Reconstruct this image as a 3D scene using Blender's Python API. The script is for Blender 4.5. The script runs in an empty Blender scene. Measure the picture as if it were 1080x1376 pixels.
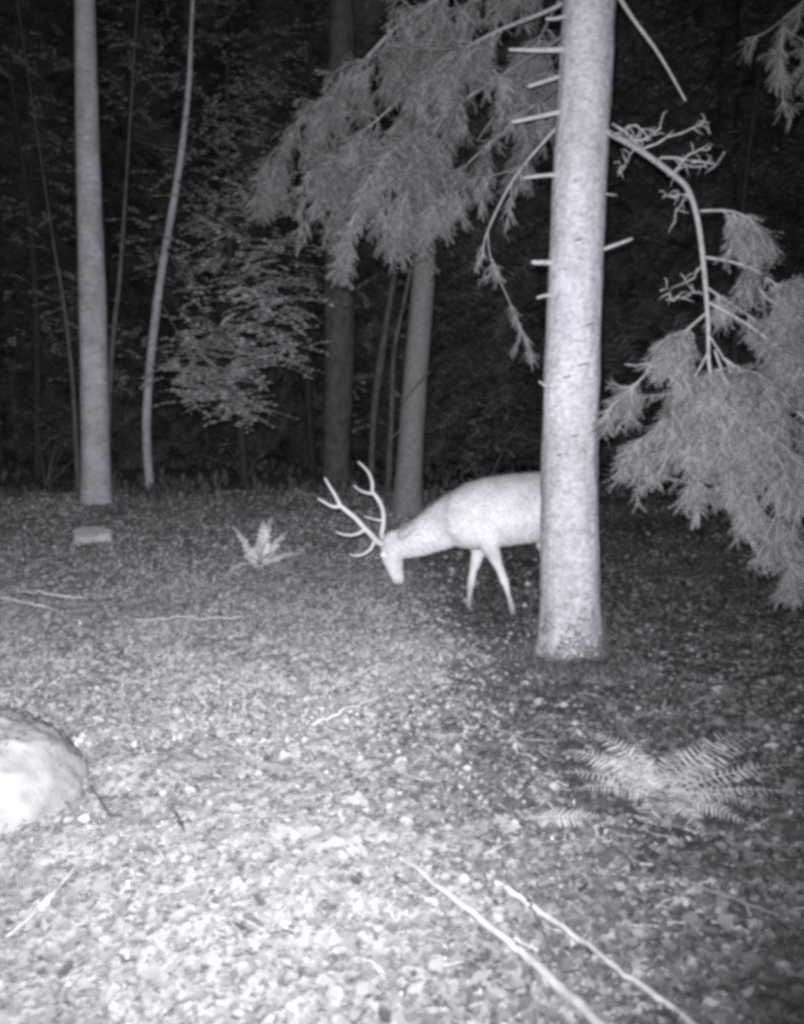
import bpy, math, random
import numpy as np
from mathutils import Vector

# ------------------------------------------------------------------ camera, night sky, flash
C = bpy.context.scene.collection
SC = bpy.context.scene
FPX, PITCH, CAMZ = 1160.0, math.radians(4.7), 1.5          # focal length in photo pixels (1080 wide)
cd = bpy.data.cameras.new('trail_camera'); cam = bpy.data.objects.new('trail_camera', cd); C.objects.link(cam)
cam.location = (0, 0, CAMZ); cam.rotation_euler = (math.pi/2 - PITCH, 0, 0)
cd.sensor_fit = 'HORIZONTAL'; cd.sensor_width = 36; cd.lens = FPX/1080*36
cd.clip_start = 0.05; cd.clip_end = 1500
cd.dof.use_dof = True; cd.dof.focus_distance = 5.6; cd.dof.aperture_fstop = 2.6
SC.camera = cam

W = bpy.data.worlds.new('World'); SC.world = W; W.use_nodes = True
wn = W.node_tree.nodes; wl = W.node_tree.links; wn.clear()
sky = wn.new('ShaderNodeTexSky'); sky.sky_type = 'NISHITA'; sky.sun_disc = False
sky.sun_elevation = math.radians(35); sky.sun_rotation = math.radians(200)
hs = wn.new('ShaderNodeHueSaturation'); hs.inputs['Saturation'].default_value = 0.12   # monochrome infrared picture
bg = wn.new('ShaderNodeBackground'); bg.inputs['Strength'].default_value = 0.0052
wo = wn.new('ShaderNodeOutputWorld')
wl.new(sky.outputs[0], hs.inputs['Color']); wl.new(hs.outputs[0], bg.inputs[0]); wl.new(bg.outputs[0], wo.inputs[0])

sd = bpy.data.lights.new('moon', 'SUN'); sd.energy = 0.004; sd.angle = math.radians(0.5); sd.color = (1, 0.98, 0.95)
so = bpy.data.objects.new('moon', sd); C.objects.link(so)
so.rotation_euler = (math.radians(55), 0, math.radians(-20)); so.location = (0, 0, 20)

# the trail camera's own infrared flash, just above its lens
fd = bpy.data.lights.new('infrared_flash', 'SPOT'); fd.energy = 3000; fd.spot_size = math.radians(104); fd.spot_blend = 1.0
fd.shadow_soft_size = 0.03; fd.color = (0.975, 0.965, 1.0)
fo = bpy.data.objects.new('infrared_flash', fd); C.objects.link(fo); fo.location = (-0.02, 0.0, CAMZ + 0.07)
fo.rotation_euler = (Vector((-1.15, 7.0, 0.05))).to_track_quat('-Z', 'Y').to_euler()

SC.view_settings.view_transform = 'Standard'; SC.view_settings.look = 'None'
SC.view_settings.exposure = 0.0; SC.view_settings.gamma = 1.0; SC.view_settings.use_curve_mapping = False
SC.render.engine = 'CYCLES'
SC.cycles.max_bounces = 4; SC.cycles.diffuse_bounces = 2; SC.cycles.transparent_max_bounces = 4
SC.cycles.filter_width = 4.0
SC.cycles.use_denoising = False

rng = np.random.default_rng(7); random.seed(7)

# ------------------------------------------------------------------ helpers
def hsh(ix, iy, s):
    h = (ix.astype(np.int64)*374761393 + iy.astype(np.int64)*668265263 + s*1442695041) & 0xFFFFFFFF
    h = ((h ^ (h >> 13))*1274126177) & 0xFFFFFFFF
    return ((h ^ (h >> 16)) & 0xFFFF)/65535.0
def vnoise(x, y, s=0):
    x = np.asarray(x, float); y = np.asarray(y, float)
    ix = np.floor(x); iy = np.floor(y); fx = x-ix; fy = y-iy
    fx = fx*fx*(3-2*fx); fy = fy*fy*(3-2*fy)
    a = hsh(ix, iy, s); b = hsh(ix+1, iy, s); c = hsh(ix, iy+1, s); d = hsh(ix+1, iy+1, s)
    return (a*(1-fx)+b*fx)*(1-fy)+(c*(1-fx)+d*fx)*fy
def fbm(x, y, s=0, o=3):
    v = 0; a = .5
    for k in range(o):
        v = v + a*vnoise(np.asarray(x)*2**k, np.asarray(y)*2**k, s+k*17); a *= .5
    return v/(1-.5**o)
def sstep(a, b, x):
    t = np.clip((np.asarray(x, float)-a)/(b-a), 0, 1); return t*t*(3-2*t)
def gz(x, y):
    x = np.asarray(x, float); y = np.asarray(y, float)
    z = 0.70*sstep(6.6, 11.6, y) + 0.25*sstep(11.5, 22, y)
    z = z + 0.15*(fbm(x*.9, y*.9, 3)-.5)*sstep(0, 3, y)*.8
    z = z + 0.08*(fbm(x*3.3, y*3.3, 11)-.5) + (0.035*(vnoise(x*11, y*11, 5)-.5) + .022*(vnoise(x*24, y*24, 6)-.5))*(1-sstep(14, 18, y))
    return z
cp, sp_ = math.cos(PITCH), math.sin(PITCH)
def ray(px, py):
    a = px-540.0; b = -(py-688.0)
    return np.array([a, FPX*cp + b*sp_, -FPX*sp_ + b*cp])
def P(px, py, Y):                                   # a point of the photograph at depth Y
    d = ray(px, py); return np.array([0, 0, CAMZ]) + d*(Y/d[1])
def G(px, py, dz=0.0):                              # where that line of sight meets the ground
    d = ray(px, py); d = d/d[1]; Y = 1.2
    while Y < 60:
        p = np.array([0, 0, CAMZ]) + d*Y
        if p[2] <= gz(p[0], p[1]) + dz: return np.array([p[0], p[1], float(gz(p[0], p[1])) + dz])
        Y += .01
    return np.array([0, 0, CAMZ]) + d*60

class MB:
    def __init__(s): s.V = []; s.F = []; s.n = 0
    def add(s, V, F):
        s.V.append(np.asarray(V, np.float32)); s.F.append(np.asarray(F, np.int32)+s.n); s.n += len(V); return s
    def tube(s, pts, rad, sides=6, cap=True, wob=0.0):
        pts = np.asarray(pts, float); n = len(pts)
        rad = np.broadcast_to(np.asarray(rad, float), (n,)) if np.ndim(rad) < 2 else np.asarray(rad)
        T = np.gradient(pts, axis=0); T /= np.linalg.norm(T, axis=1)[:, None]+1e-9
        ref = np.array([0, 0, 1.0]) if abs(T[:, 2]).mean() < .8 else np.array([0, 1.0, 0])
        A = np.cross(T, ref); A /= np.linalg.norm(A, axis=1)[:, None]+1e-9; B = np.cross(A, T)
        th = np.arange(sides)/sides*2*math.pi
        r = rad[:, None]*(1+wob*(rng.random((n, sides))-.5))
        V = pts[:, None, :] + r[..., None]*(np.cos(th)[None, :, None]*A[:, None, :]+np.sin(th)[None, :, None]*B[:, None, :])
        V = V.reshape(-1, 3); F = []
        i = np.arange(n-1)[:, None]*sides; j = np.arange(sides)[None, :]; j2 = (j+1) % sides
        a = (i+j).ravel(); b = (i+j2).ravel(); c = (i+sides+j2).ravel(); d = (i+sides+j).ravel()
        F = np.concatenate([np.stack([a, b, c], 1), np.stack([a, c, d], 1)])
        if cap:
            V = np.concatenate([V, pts[:1], pts[-1:]]); k0 = n*sides; k1 = k0+1
            jj = np.arange(sides); jn = (jj+1) % sides
            F = np.concatenate([F, np.stack([jn, jj, np.full(sides, k0)], 1), np.stack([(n-1)*sides+jj, (n-1)*sides+jn, np.full(sides, k1)], 1)])
        return s.add(V, F)
    def inst(s, pv, pf, M, T):
        pv = np.asarray(pv, float); pf = np.asarray(pf); k = len(T)
        if k == 0: return s
        V = np.einsum('kij,nj->kni', M, pv) + T[:, None, :]
        F = pf[None] + (np.arange(k)*len(pv))[:, None, None]
        return s.add(V.reshape(-1, 3), F.reshape(-1, 3))
    def mesh(s, name, mat, smooth=True):
        V = np.concatenate(s.V).astype(np.float32); F = np.concatenate(s.F).astype(np.int32)
        me = bpy.data.meshes.new(name)
        me.vertices.add(len(V)); me.vertices.foreach_set('co', V.ravel())
        me.loops.add(F.size); me.loops.foreach_set('vertex_index', F.ravel())
        me.polygons.add(len(F)); me.polygons.foreach_set('loop_start', np.arange(0, F.size, 3, dtype=np.int32))
        me.polygons.foreach_set('use_smooth', np.full(len(F), smooth))
        me.update(calc_edges=True); me.validate(); me.materials.append(mat)
        return me
    def build(s, name, mat, parent=None, smooth=True):
        o = bpy.data.objects.new(name, s.mesh(name, mat, smooth)); C.objects.link(o)
        if parent:
            o.parent = parent
            o.location = -world_loc(parent)
        return o
def world_loc(o):
    v = Vector((0, 0, 0))
    while o: v += o.location; o = o.parent
    return v
def tag(o, label=None, cat=None, group=None, kind=None):
    for k, v in (('label', label), ('category', cat), ('group', group), ('kind', kind)):
        if v: o[k] = v
    return o
def empty(name, loc, label, cat, group=None):
    o = bpy.data.objects.new(name, None); C.objects.link(o); o.location = [float(v) for v in loc]; o.empty_display_size = .2
    return tag(o, label, cat, group)
def copy_tree(o, parent=None):
    c = o.copy(); C.objects.link(c)
    if parent: c.parent = parent
    for ch in list(o.children): copy_tree(ch, c)
    return c
def basis(D, N):                                    # columns: side, along, normal
    D = D/(np.linalg.norm(D, axis=1)[:, None]+1e-9)
    S = np.cross(D, N); S /= np.linalg.norm(S, axis=1)[:, None]+1e-9
    Z = np.cross(S, D)
    return np.stack([S, D, Z], 2)
def spline(pts, n):
    pts = np.asarray(pts, float); m = len(pts)
    if m == 2: return pts[0]+(pts[1]-pts[0])*np.linspace(0, 1, n)[:, None]
    t = np.linspace(0, m-1, n); i = np.clip(t.astype(int), 0, m-2); f = (t-i)[:, None]
    p0 = pts[np.clip(i-1, 0, m-1)]; p1 = pts[i]; p2 = pts[i+1]; p3 = pts[np.clip(i+2, 0, m-1)]
    return .5*((2*p1)+(-p0+p2)*f+(2*p0-5*p1+4*p2-p3)*f*f+(-p0+3*p1-3*p2+p3)*f**3)

# ------------------------------------------------------------------ materials (an infrared picture: grey reflectances)
def newmat(name):
    m = bpy.data.materials.new(name); m.use_nodes = True; nt = m.node_tree
    b = nt.nodes['Principled BSDF']; b.inputs['Roughness'].default_value = .85; b.inputs['Specular IOR Level'].default_value = .15
    return m, nt, b
def ramp(nt, stops):
    r = nt.nodes.new('ShaderNodeValToRGB'); e = r.color_ramp.elements
    while len(e) < len(stops): e.new(.5)
    for k, (p, v) in enumerate(stops): e[k].position = p; e[k].color = (v*.985, v*.98, v*1.01, 1)
    return r
def noise(nt, scale, detail=4, rough=.6, vec=None):
    n = nt.nodes.new('ShaderNodeTexNoise'); n.inputs['Scale'].default_value = scale; n.inputs['Detail'].default_value = detail
    n.inputs['Roughness'].default_value = rough
    if vec: nt.links.new(vec, n.inputs['Vector'])
    return n
def bump(nt, b, src, strength=.5, dist=.01):
    u = nt.nodes.new('ShaderNodeBump'); u.inputs['Strength'].default_value = strength; u.inputs['Distance'].default_value = dist
    nt.links.new(src, u.inputs['Height']); nt.links.new(u.outputs[0], b.inputs['Normal'])
def mapping(nt, scale):
    t = nt.nodes.new('ShaderNodeTexCoord'); mp = nt.nodes.new('ShaderNodeMapping'); mp.inputs['Scale'].default_value = scale
    nt.links.new(t.outputs['Object'], mp.inputs[0]); return mp.outputs[0]
def mat_noise(name, stops, scale, vscale=(1, 1, 1), bs=.5, bd=.01, detail=6, rough=.65, bscale=None):
    m, nt, b = newmat(name); v = mapping(nt, vscale)
    n = noise(nt, scale, detail, rough, v); r = ramp(nt, stops)
    nt.links.new(n.outputs[0], r.inputs[0]); nt.links.new(r.outputs[0], b.inputs['Base Color'])
    n2 = noise(nt, bscale or scale*2, 5, .6, v); bump(nt, b, n2.outputs[0], bs, bd)
    return m
def patchy(m, scale, lo, hi, vscale=(1, 1, 1)):             # larger weathered and lichened patches over a bark
    nt = m.node_tree; b = nt.nodes['Principled BSDF']; src = b.inputs['Base Color'].links[0].from_socket
    n = noise(nt, scale, 5, .7, mapping(nt, vscale)); r = ramp(nt, [(.35, lo), (.62, hi)]); nt.links.new(n.outputs[0], r.inputs[0])
    w = nt.nodes.new('ShaderNodeTexWave'); w.wave_type = 'BANDS'; w.bands_direction = 'Z'; w.inputs['Scale'].default_value = 3.1; w.inputs['Distortion'].default_value = 14
    w.inputs['Detail'].default_value = 4; w.inputs['Detail Scale'].default_value = 2.5; nt.links.new(mapping(nt, (1, 1, 1)), w.inputs['Vector'])
    r2 = ramp(nt, [(.0, .78), (.10, 1.0)]); nt.links.new(w.outputs['Fac'], r2.inputs[0]); prev = src
    for q in (r, r2):
        x = nt.nodes.new('ShaderNodeMix'); x.data_type = 'RGBA'; x.blend_type = 'MULTIPLY'; x.inputs['Factor'].default_value = 1
        nt.links.new(prev, x.inputs['A']); nt.links.new(q.outputs[0], x.inputs['B']); prev = x.outputs['Result']
    nt.links.new(prev, b.inputs['Base Color']); return m
def mat_leaf(name, stops, transl=.25, patch=None, rough=.6):
    m, nt, b = newmat(name); g = nt.nodes.new('ShaderNodeNewGeometry'); r = ramp(nt, stops)
    src = g.outputs['Random Per Island']
    if patch:
        n = noise(nt, patch, 2, .5, mapping(nt, (1, 1, 1)))
        mx = nt.nodes.new('ShaderNodeMath'); mx.operation = 'MULTIPLY_ADD'; mx.inputs[1].default_value = 1.6; mx.inputs[2].default_value = -.8
        nt.links.new(n.outputs[0], mx.inputs[0])
        ad = nt.nodes.new('ShaderNodeMath'); ad.operation = 'ADD'
        nt.links.new(mx.outputs[0], ad.inputs[0]); nt.links.new(src, ad.inputs[1]); src = ad.outputs[0]
    nt.links.new(src, r.inputs[0]); nt.links.new(r.outputs[0], b.inputs['Base Color'])
    b.inputs['Roughness'].default_value = rough
    if transl:
        t = nt.nodes.new('ShaderNodeBsdfTranslucent'); nt.links.new(r.outputs[0], t.inputs[0])
        mx = nt.nodes.new('ShaderNodeMixShader'); mx.inputs[0].default_value = transl
        nt.links.new(b.outputs[0], mx.inputs[1]); nt.links.new(t.outputs[0], mx.inputs[2])
        nt.links.new(mx.outputs[0], nt.nodes['Material Output'].inputs[0])
    return m
M = {}
M['bark'] = mat_noise('spruce_bark', [(.28, .23), (.45, .37), (.62, .47)], 26, (1, 1, 1.7), .5, .008)
M['pale_bark'] = mat_noise('pale_smooth_bark', [(.3, .36), (.55, .52), (.75, .6)], 9, (1, 1, 2.5), .3, .006)
M['dark_bark'] = mat_noise('dark_bark', [(.3, .07), (.55, .15), (.75, .20)], 9, (1, 1, .8), .6, .012)
patchy(M['bark'], 3.2, .72, 1.08, (1, 1, .6)); patchy(M['pale_bark'], 4, .70, 1.05, (1, 1, .7))
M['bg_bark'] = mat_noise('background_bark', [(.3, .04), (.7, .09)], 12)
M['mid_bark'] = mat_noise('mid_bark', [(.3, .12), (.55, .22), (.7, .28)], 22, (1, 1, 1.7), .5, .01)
M['twig'] = mat_noise('bare_twig_wood', [(.3, .25), (.7, .45)], 40)
M['bough'] = mat_noise('bough_wood', [(.3, .20), (.7, .36)], 40)
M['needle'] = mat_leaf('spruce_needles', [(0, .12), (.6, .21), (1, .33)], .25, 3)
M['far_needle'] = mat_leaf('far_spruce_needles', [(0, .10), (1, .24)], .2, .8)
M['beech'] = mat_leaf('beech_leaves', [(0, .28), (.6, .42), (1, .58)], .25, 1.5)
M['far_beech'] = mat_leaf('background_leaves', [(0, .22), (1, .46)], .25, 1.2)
M['small_fern'] = mat_leaf('small_fern_green', [(0, .68), (1, .85)], .1, 8)
M['fern'] = mat_leaf('fern_green', [(0, .26), (1, .46)], .2, 8)
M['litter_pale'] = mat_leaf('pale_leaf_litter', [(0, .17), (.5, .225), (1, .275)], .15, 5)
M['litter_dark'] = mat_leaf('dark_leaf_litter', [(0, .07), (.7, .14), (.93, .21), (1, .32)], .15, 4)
M['litter_lit'] = mat_leaf('lit_leaf_litter', [(0, .30), (.5, .39), (1, .47)], .2, 3)
M['grey_stick'] = mat_noise('grey_stick', [(.3, .10), (.7, .20)], 30)
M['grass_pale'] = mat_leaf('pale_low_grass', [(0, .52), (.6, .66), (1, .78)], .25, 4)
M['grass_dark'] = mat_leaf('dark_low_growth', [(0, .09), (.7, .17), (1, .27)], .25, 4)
M['stick'] = mat_noise('weathered_stick', [(.3, .26), (.6, .42), (.8, .50)], 14, (1, 1, 1), .4, .003, bscale=60)
M['pale_stick'] = mat_noise('pale_dry_stick', [(.3, .55), (.7, .75)], 14, (1, 1, 1), .4, .003, bscale=60)
M['dark_stick'] = mat_noise('dark_stick', [(.3, .07), (.7, .14)], 30)
M['stone'] = mat_noise('pale_stone', [(.25, .20), (.5, .28), (.75, .36)], 9, (1, 1, 1), .5, .01, bscale=30)
M['cut'] = mat_noise('cut_wood', [(.3, .34), (.7, .55)], 14, (1, 1, 1), .5, .01)
M['antler'] = mat_noise('antler', [(.3, .50), (.7, .72)], 18, (1, 1, 1), .4, .004)
M['hoof'] = mat_noise('hoof', [(.3, .04), (.7, .08)], 20)
m, nt, b = newmat('eye'); b.inputs['Base Color'].default_value = (.95, .95, .95, 1); b.inputs['Roughness'].default_value = .15; b.inputs['Specular IOR Level'].default_value = .8; M['eye'] = m  # white eyeball stands in for eyeshine, a reflection painted as colour
# ground: pale grass and leaf litter to the left, dark needle litter under the spruce to the right
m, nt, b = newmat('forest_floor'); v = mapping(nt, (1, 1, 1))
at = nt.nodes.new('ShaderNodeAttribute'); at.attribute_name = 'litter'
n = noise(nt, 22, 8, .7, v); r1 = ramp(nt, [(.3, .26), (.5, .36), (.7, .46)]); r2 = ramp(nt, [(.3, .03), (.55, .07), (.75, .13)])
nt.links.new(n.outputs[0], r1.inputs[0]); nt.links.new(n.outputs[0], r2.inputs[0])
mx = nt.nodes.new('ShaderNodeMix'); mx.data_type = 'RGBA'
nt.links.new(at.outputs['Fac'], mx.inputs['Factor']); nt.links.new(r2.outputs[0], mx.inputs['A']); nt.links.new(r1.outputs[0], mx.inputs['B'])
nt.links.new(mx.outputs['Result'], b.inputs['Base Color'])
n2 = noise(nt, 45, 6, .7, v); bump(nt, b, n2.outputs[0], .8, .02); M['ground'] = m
m, nt, b = newmat('deer_coat')
at = nt.nodes.new('ShaderNodeAttribute'); at.attribute_name = 'coat'
n = noise(nt, 90, 5, .7, mapping(nt, (1, 1, 1))); r = ramp(nt, [(.3, .78), (.7, 1.0)])
nt.links.new(n.outputs[0], r.inputs[0])
mm = nt.nodes.new('ShaderNodeMix'); mm.data_type = 'RGBA'; mm.blend_type = 'MULTIPLY'; mm.inputs['Factor'].default_value = 1
nt.links.new(at.outputs['Color'], mm.inputs['A']); nt.links.new(r.outputs[0], mm.inputs['B']); nt.links.new(mm.outputs['Result'], b.inputs['Base Color'])
b.inputs['Sheen Weight'].default_value = .15
n2 = noise(nt, 160, 4, .6, mapping(nt, (1, 1, 1))); bump(nt, b, n2.outputs[0], .5, .006); M['coat'] = m

# ------------------------------------------------------------------ ground
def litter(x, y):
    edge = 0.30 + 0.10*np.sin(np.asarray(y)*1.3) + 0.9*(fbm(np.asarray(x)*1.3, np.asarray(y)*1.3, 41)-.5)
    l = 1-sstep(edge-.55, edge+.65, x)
    return l*(1-.40*sstep(7.0, 9.5, np.asarray(y)))  # pale share drops at the back: flash falloff painted into the ground
ys = np.concatenate([np.linspace(-6, 1.2, 60), np.linspace(1.22, 12, 480), np.geomspace(12.05, 600, 110)])
us = np.sign(np.linspace(-1, 1, 641))*np.abs(np.linspace(-1, 1, 641))**1.35
X = us[None, :]*(6+np.maximum(ys, 0)*.75)[:, None]; Yg = np.repeat(ys[:, None], len(us), 1); Z = gz(X, Yg)
nx = len(us); ny = len(ys)
i = (np.arange(ny-1)[:, None]*nx + np.arange(nx-1)[None, :]).ravel()
Fg = np.concatenate([np.stack([i, i+1, i+nx+1], 1), np.stack([i, i+nx+1, i+nx], 1)])
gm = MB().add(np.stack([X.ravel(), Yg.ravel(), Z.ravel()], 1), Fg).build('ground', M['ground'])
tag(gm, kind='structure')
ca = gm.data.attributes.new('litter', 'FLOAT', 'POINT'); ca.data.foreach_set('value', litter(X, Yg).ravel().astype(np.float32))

# protos: leaf, blade tuft, needle twig
LEAFV = np.array([[0, 0, 0], [.36, .45, .10], [-.36, .45, .10], [0, 1, .02], [0, .5, 0], [.26, .2, .06], [-.26, .2, .06]], float)
LEAFF = np.array([[0, 5, 4], [5, 1, 4], [1, 3, 4], [3, 2, 4], [2, 6, 4], [6, 0, 4]])
def curled(k):
    v = LEAFV.copy(); r = np.random.default_rng(k)
    v[:, 2] += .35*r.uniform(-.3, 1)*(v[:, 1]-.5)**2*2 + r.normal(0, .05, 7); v[:, 0] *= r.uniform(.5, 1.25); return v
def scatter(n, y0, y1, wide=.62, xoff=0):
    inv = rng.uniform(1/y1, 1/y0, n); y = 1/inv; x = (rng.uniform(-1, 1, n))*(wide*y+.25)+xoff
    return x, y
def rand_dirs(n, up=0.0):
    d = rng.normal(size=(n, 3)); d /= np.linalg.norm(d, axis=1)[:, None]; d[:, 2] += up
    return d/np.linalg.norm(d, axis=1)[:, None]
def lay_leaves(mb, x, y, size, tilt=.45, lift=.008):
    n = len(x); a = rng.uniform(0, 2*math.pi, n)
    D = np.stack([np.cos(a), np.sin(a), rng.normal(0, tilt*.5, n)], 1)
    N = np.stack([rng.normal(0, tilt, n), rng.normal(0, tilt, n)-.25-.5*sstep(3, 6, y), np.ones(n)], 1)
    Mx = basis(D, N)*size[:, None, None]; T = np.stack([x, y, gz(x, y)+lift+rng.random(n)*.012], 1)
    for k in range(4):
        q = np.arange(n) % 4 == k; mb.inst(curled(k), LEAFF, Mx[q], T[q])
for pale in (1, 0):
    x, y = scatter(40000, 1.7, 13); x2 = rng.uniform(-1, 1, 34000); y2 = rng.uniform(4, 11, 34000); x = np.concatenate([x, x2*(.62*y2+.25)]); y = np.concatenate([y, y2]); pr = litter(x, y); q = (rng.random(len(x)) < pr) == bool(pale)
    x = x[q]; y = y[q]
    far = (rng.random(len(x)) < sstep(3.0, 5.6, y)) if pale else np.zeros(len(x), bool)  # lighter litter colour farther off, painted to offset the flash's falloff
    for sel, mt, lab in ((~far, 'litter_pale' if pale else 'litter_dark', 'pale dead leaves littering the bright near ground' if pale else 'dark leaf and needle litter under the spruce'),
                         (far, 'litter_lit', 'lightened leaf litter, flash glow coloured in, over the middle of the clearing')):
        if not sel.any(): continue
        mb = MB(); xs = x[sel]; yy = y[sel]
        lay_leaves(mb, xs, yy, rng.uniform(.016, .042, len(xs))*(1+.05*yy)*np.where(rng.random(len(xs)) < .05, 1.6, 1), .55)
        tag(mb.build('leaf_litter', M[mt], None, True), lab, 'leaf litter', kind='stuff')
def tuft(k, nb=5):
    r = np.random.default_rng(k); V = []; F = []
    for q in range(nb):
        a = r.uniform(0, 6.28); o = np.array([math.cos(a), math.sin(a), 0]); s = np.array([-o[1], o[0], 0])*.08; h = r.uniform(.6, 1); bend = r.uniform(.3, 1.3)
        c = [o*.05, o*(.05+.25*bend)+[0, 0, h*.6], o*(.1+.8*bend)+[0, 0, h*(1-.35*bend)]]; n0 = len(V)
        V += [c[0]-s, c[0]+s, c[1]-s*.8, c[1]+s*.8, c[2]]; F += [[n0, n0+1, n0+3], [n0, n0+3, n0+2], [n0+2, n0+3, n0+4]]
    return np.array(V), np.array(F)
def rotz(a, s):
    c, n = np.cos(a), np.sin(a); Mx = np.zeros((len(a), 3, 3)); Mx[:, 0, 0] = c; Mx[:, 0, 1] = -n; Mx[:, 1, 0] = n; Mx[:, 1, 1] = c; Mx[:, 2, 2] = 1
    return Mx*s[:, None, None]
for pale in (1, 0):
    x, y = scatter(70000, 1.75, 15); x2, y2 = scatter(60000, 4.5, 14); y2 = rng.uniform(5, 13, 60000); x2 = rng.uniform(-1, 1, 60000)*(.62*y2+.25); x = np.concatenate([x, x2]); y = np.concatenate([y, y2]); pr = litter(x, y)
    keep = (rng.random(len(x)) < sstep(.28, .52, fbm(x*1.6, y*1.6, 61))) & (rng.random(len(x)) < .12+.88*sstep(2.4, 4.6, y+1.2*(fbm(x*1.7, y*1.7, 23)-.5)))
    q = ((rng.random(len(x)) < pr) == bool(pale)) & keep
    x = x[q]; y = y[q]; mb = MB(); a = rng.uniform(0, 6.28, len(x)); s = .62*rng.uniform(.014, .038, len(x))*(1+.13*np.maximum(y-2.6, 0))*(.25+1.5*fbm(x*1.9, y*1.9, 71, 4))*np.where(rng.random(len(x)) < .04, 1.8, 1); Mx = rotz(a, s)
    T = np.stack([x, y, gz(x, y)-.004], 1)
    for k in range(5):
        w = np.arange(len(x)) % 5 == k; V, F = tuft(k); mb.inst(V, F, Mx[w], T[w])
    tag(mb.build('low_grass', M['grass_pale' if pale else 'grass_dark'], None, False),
        'short pale grass and moss growing over the bright ground' if pale else 'dark low plants growing under the spruce', 'grass', kind='stuff')
# cushions of moss and tiny seedlings among the near leaves
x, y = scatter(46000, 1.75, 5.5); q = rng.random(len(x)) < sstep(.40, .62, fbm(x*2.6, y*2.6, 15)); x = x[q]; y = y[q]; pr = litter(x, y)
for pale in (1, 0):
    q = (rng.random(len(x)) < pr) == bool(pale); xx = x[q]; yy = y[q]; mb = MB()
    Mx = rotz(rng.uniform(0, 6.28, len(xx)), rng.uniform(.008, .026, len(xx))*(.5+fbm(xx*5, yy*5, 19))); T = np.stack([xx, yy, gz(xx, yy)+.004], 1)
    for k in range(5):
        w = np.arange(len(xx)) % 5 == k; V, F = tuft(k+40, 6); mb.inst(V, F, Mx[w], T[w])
    tag(mb.build('moss', M['litter_pale' if pale else 'litter_dark'], None, False), 'cushions of pale moss between the near leaves' if pale else 'cushions of dark moss in the right-hand corner', 'moss', kind='stuff')
# taller undergrowth at the back of the clearing
x = rng.uniform(-9, 9, 5200); y = 10.3+13.7*rng.random(5200)**1.5; q = fbm(x*.8, y*.8, 90) > .40; x = x[q]; y = y[q]
mb = MB(); a = rng.uniform(0, 6.28, len(x)); s = rng.uniform(.06, .30, len(x))*(.2+2.0*fbm(x*.7+4, y*.7, 55)**1.5); Mx = rotz(a, s); T = np.stack([x, y, gz(x, y)-.01], 1)
for k in range(5):
    w = np.arange(len(x)) % 5 == k; V, F = tuft(k+20, 7); V[:, :2] *= .8; mb.inst(V, F, Mx[w], T[w])
tag(mb.build('undergrowth', M['grass_dark'], None, False), 'dim grass and bramble at the back of the clearing', 'undergrowth', kind='stuff')
# fine twigs lying about
mb = MB(); x, y = scatter(900, 1.8, 9)
for k in range(len(x)):
    a = rng.uniform(0, 6.28); L = rng.uniform(.05, .22); t = np.linspace(-.5, .5, 4)
    px = x[k]+t*L*math.cos(a)+rng.normal(0, .006, 4); py = y[k]+t*L*math.sin(a)+rng.normal(0, .006, 4)
    mb.tube(np.stack([px, py, gz(px, py)+.012], 1), rng.uniform(.0015, .004), 4)
tag(mb.build('fine_twigs', M['twig']), 'thin dry twigs strewn among the leaves', 'twigs', kind='stuff')
# the leaves near the camera that can be told apart, one by one
def dead_leaf(k):                                   # an oval leaf with a midrib fold and a curled rim
    r = np.random.default_rng(k+50); V = []; F = []; n = 6
    for i in range(n+1):
        t = i/n; w = .34*math.sin(math.pi*min(1, t*.97+.03))**.7*(1.15-.3*t)*r.uniform(.88, 1.1); z = .22*(t-.5)**2+r.normal(0, .015)
        V += [[-w, t, z+w*.35+r.normal(0, .02)], [0, t, z], [w, t, z+w*.35+r.normal(0, .02)]]
    for i in range(n):
        a = 3*i
        for c in (0, 1): F += [[a+c, a+c+1, a+c+4], [a+c, a+c+4, a+c+3]]
    V += [[-.015, -.25, .02], [.015, -.25, .02]]; F += [[len(V)-2, len(V)-1, 1]]
    return MB().add(np.array(V), np.array(F))
def leafmat(k, stops):
    return mat_noise('fallen_leaf_%d' % k, stops, 6, (1, 1, 1), .4, .05)
lm_p = [dead_leaf(k).mesh('fallen_leaf', leafmat(k, [(.3, .20+.04*k), (.7, .34+.05*k)])) for k in range(4)]
lm_d = [dead_leaf(k+9).mesh('fallen_leaf', leafmat(k+4, [(.3, .05+.02*k), (.7, .10+.03*k)])) for k in range(4)]
x, y = scatter(250, 2.1, 4.0, .47)
for k in range(250):
    pale = rng.random() < float(litter(x[k], y[k]))*.85
    o = bpy.data.objects.new('fallen_leaf', (lm_p if pale else lm_d)[k % 4]); C.objects.link(o); o.parent = gm
    s = rng.uniform(.035, .07); o.scale = (s, s, s)
    o.location = (x[k], y[k], float(gz(x[k], y[k]))+.012); o.rotation_euler = (rng.normal(0, .35), rng.normal(0, .35), rng.uniform(0, 6.28))

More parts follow.
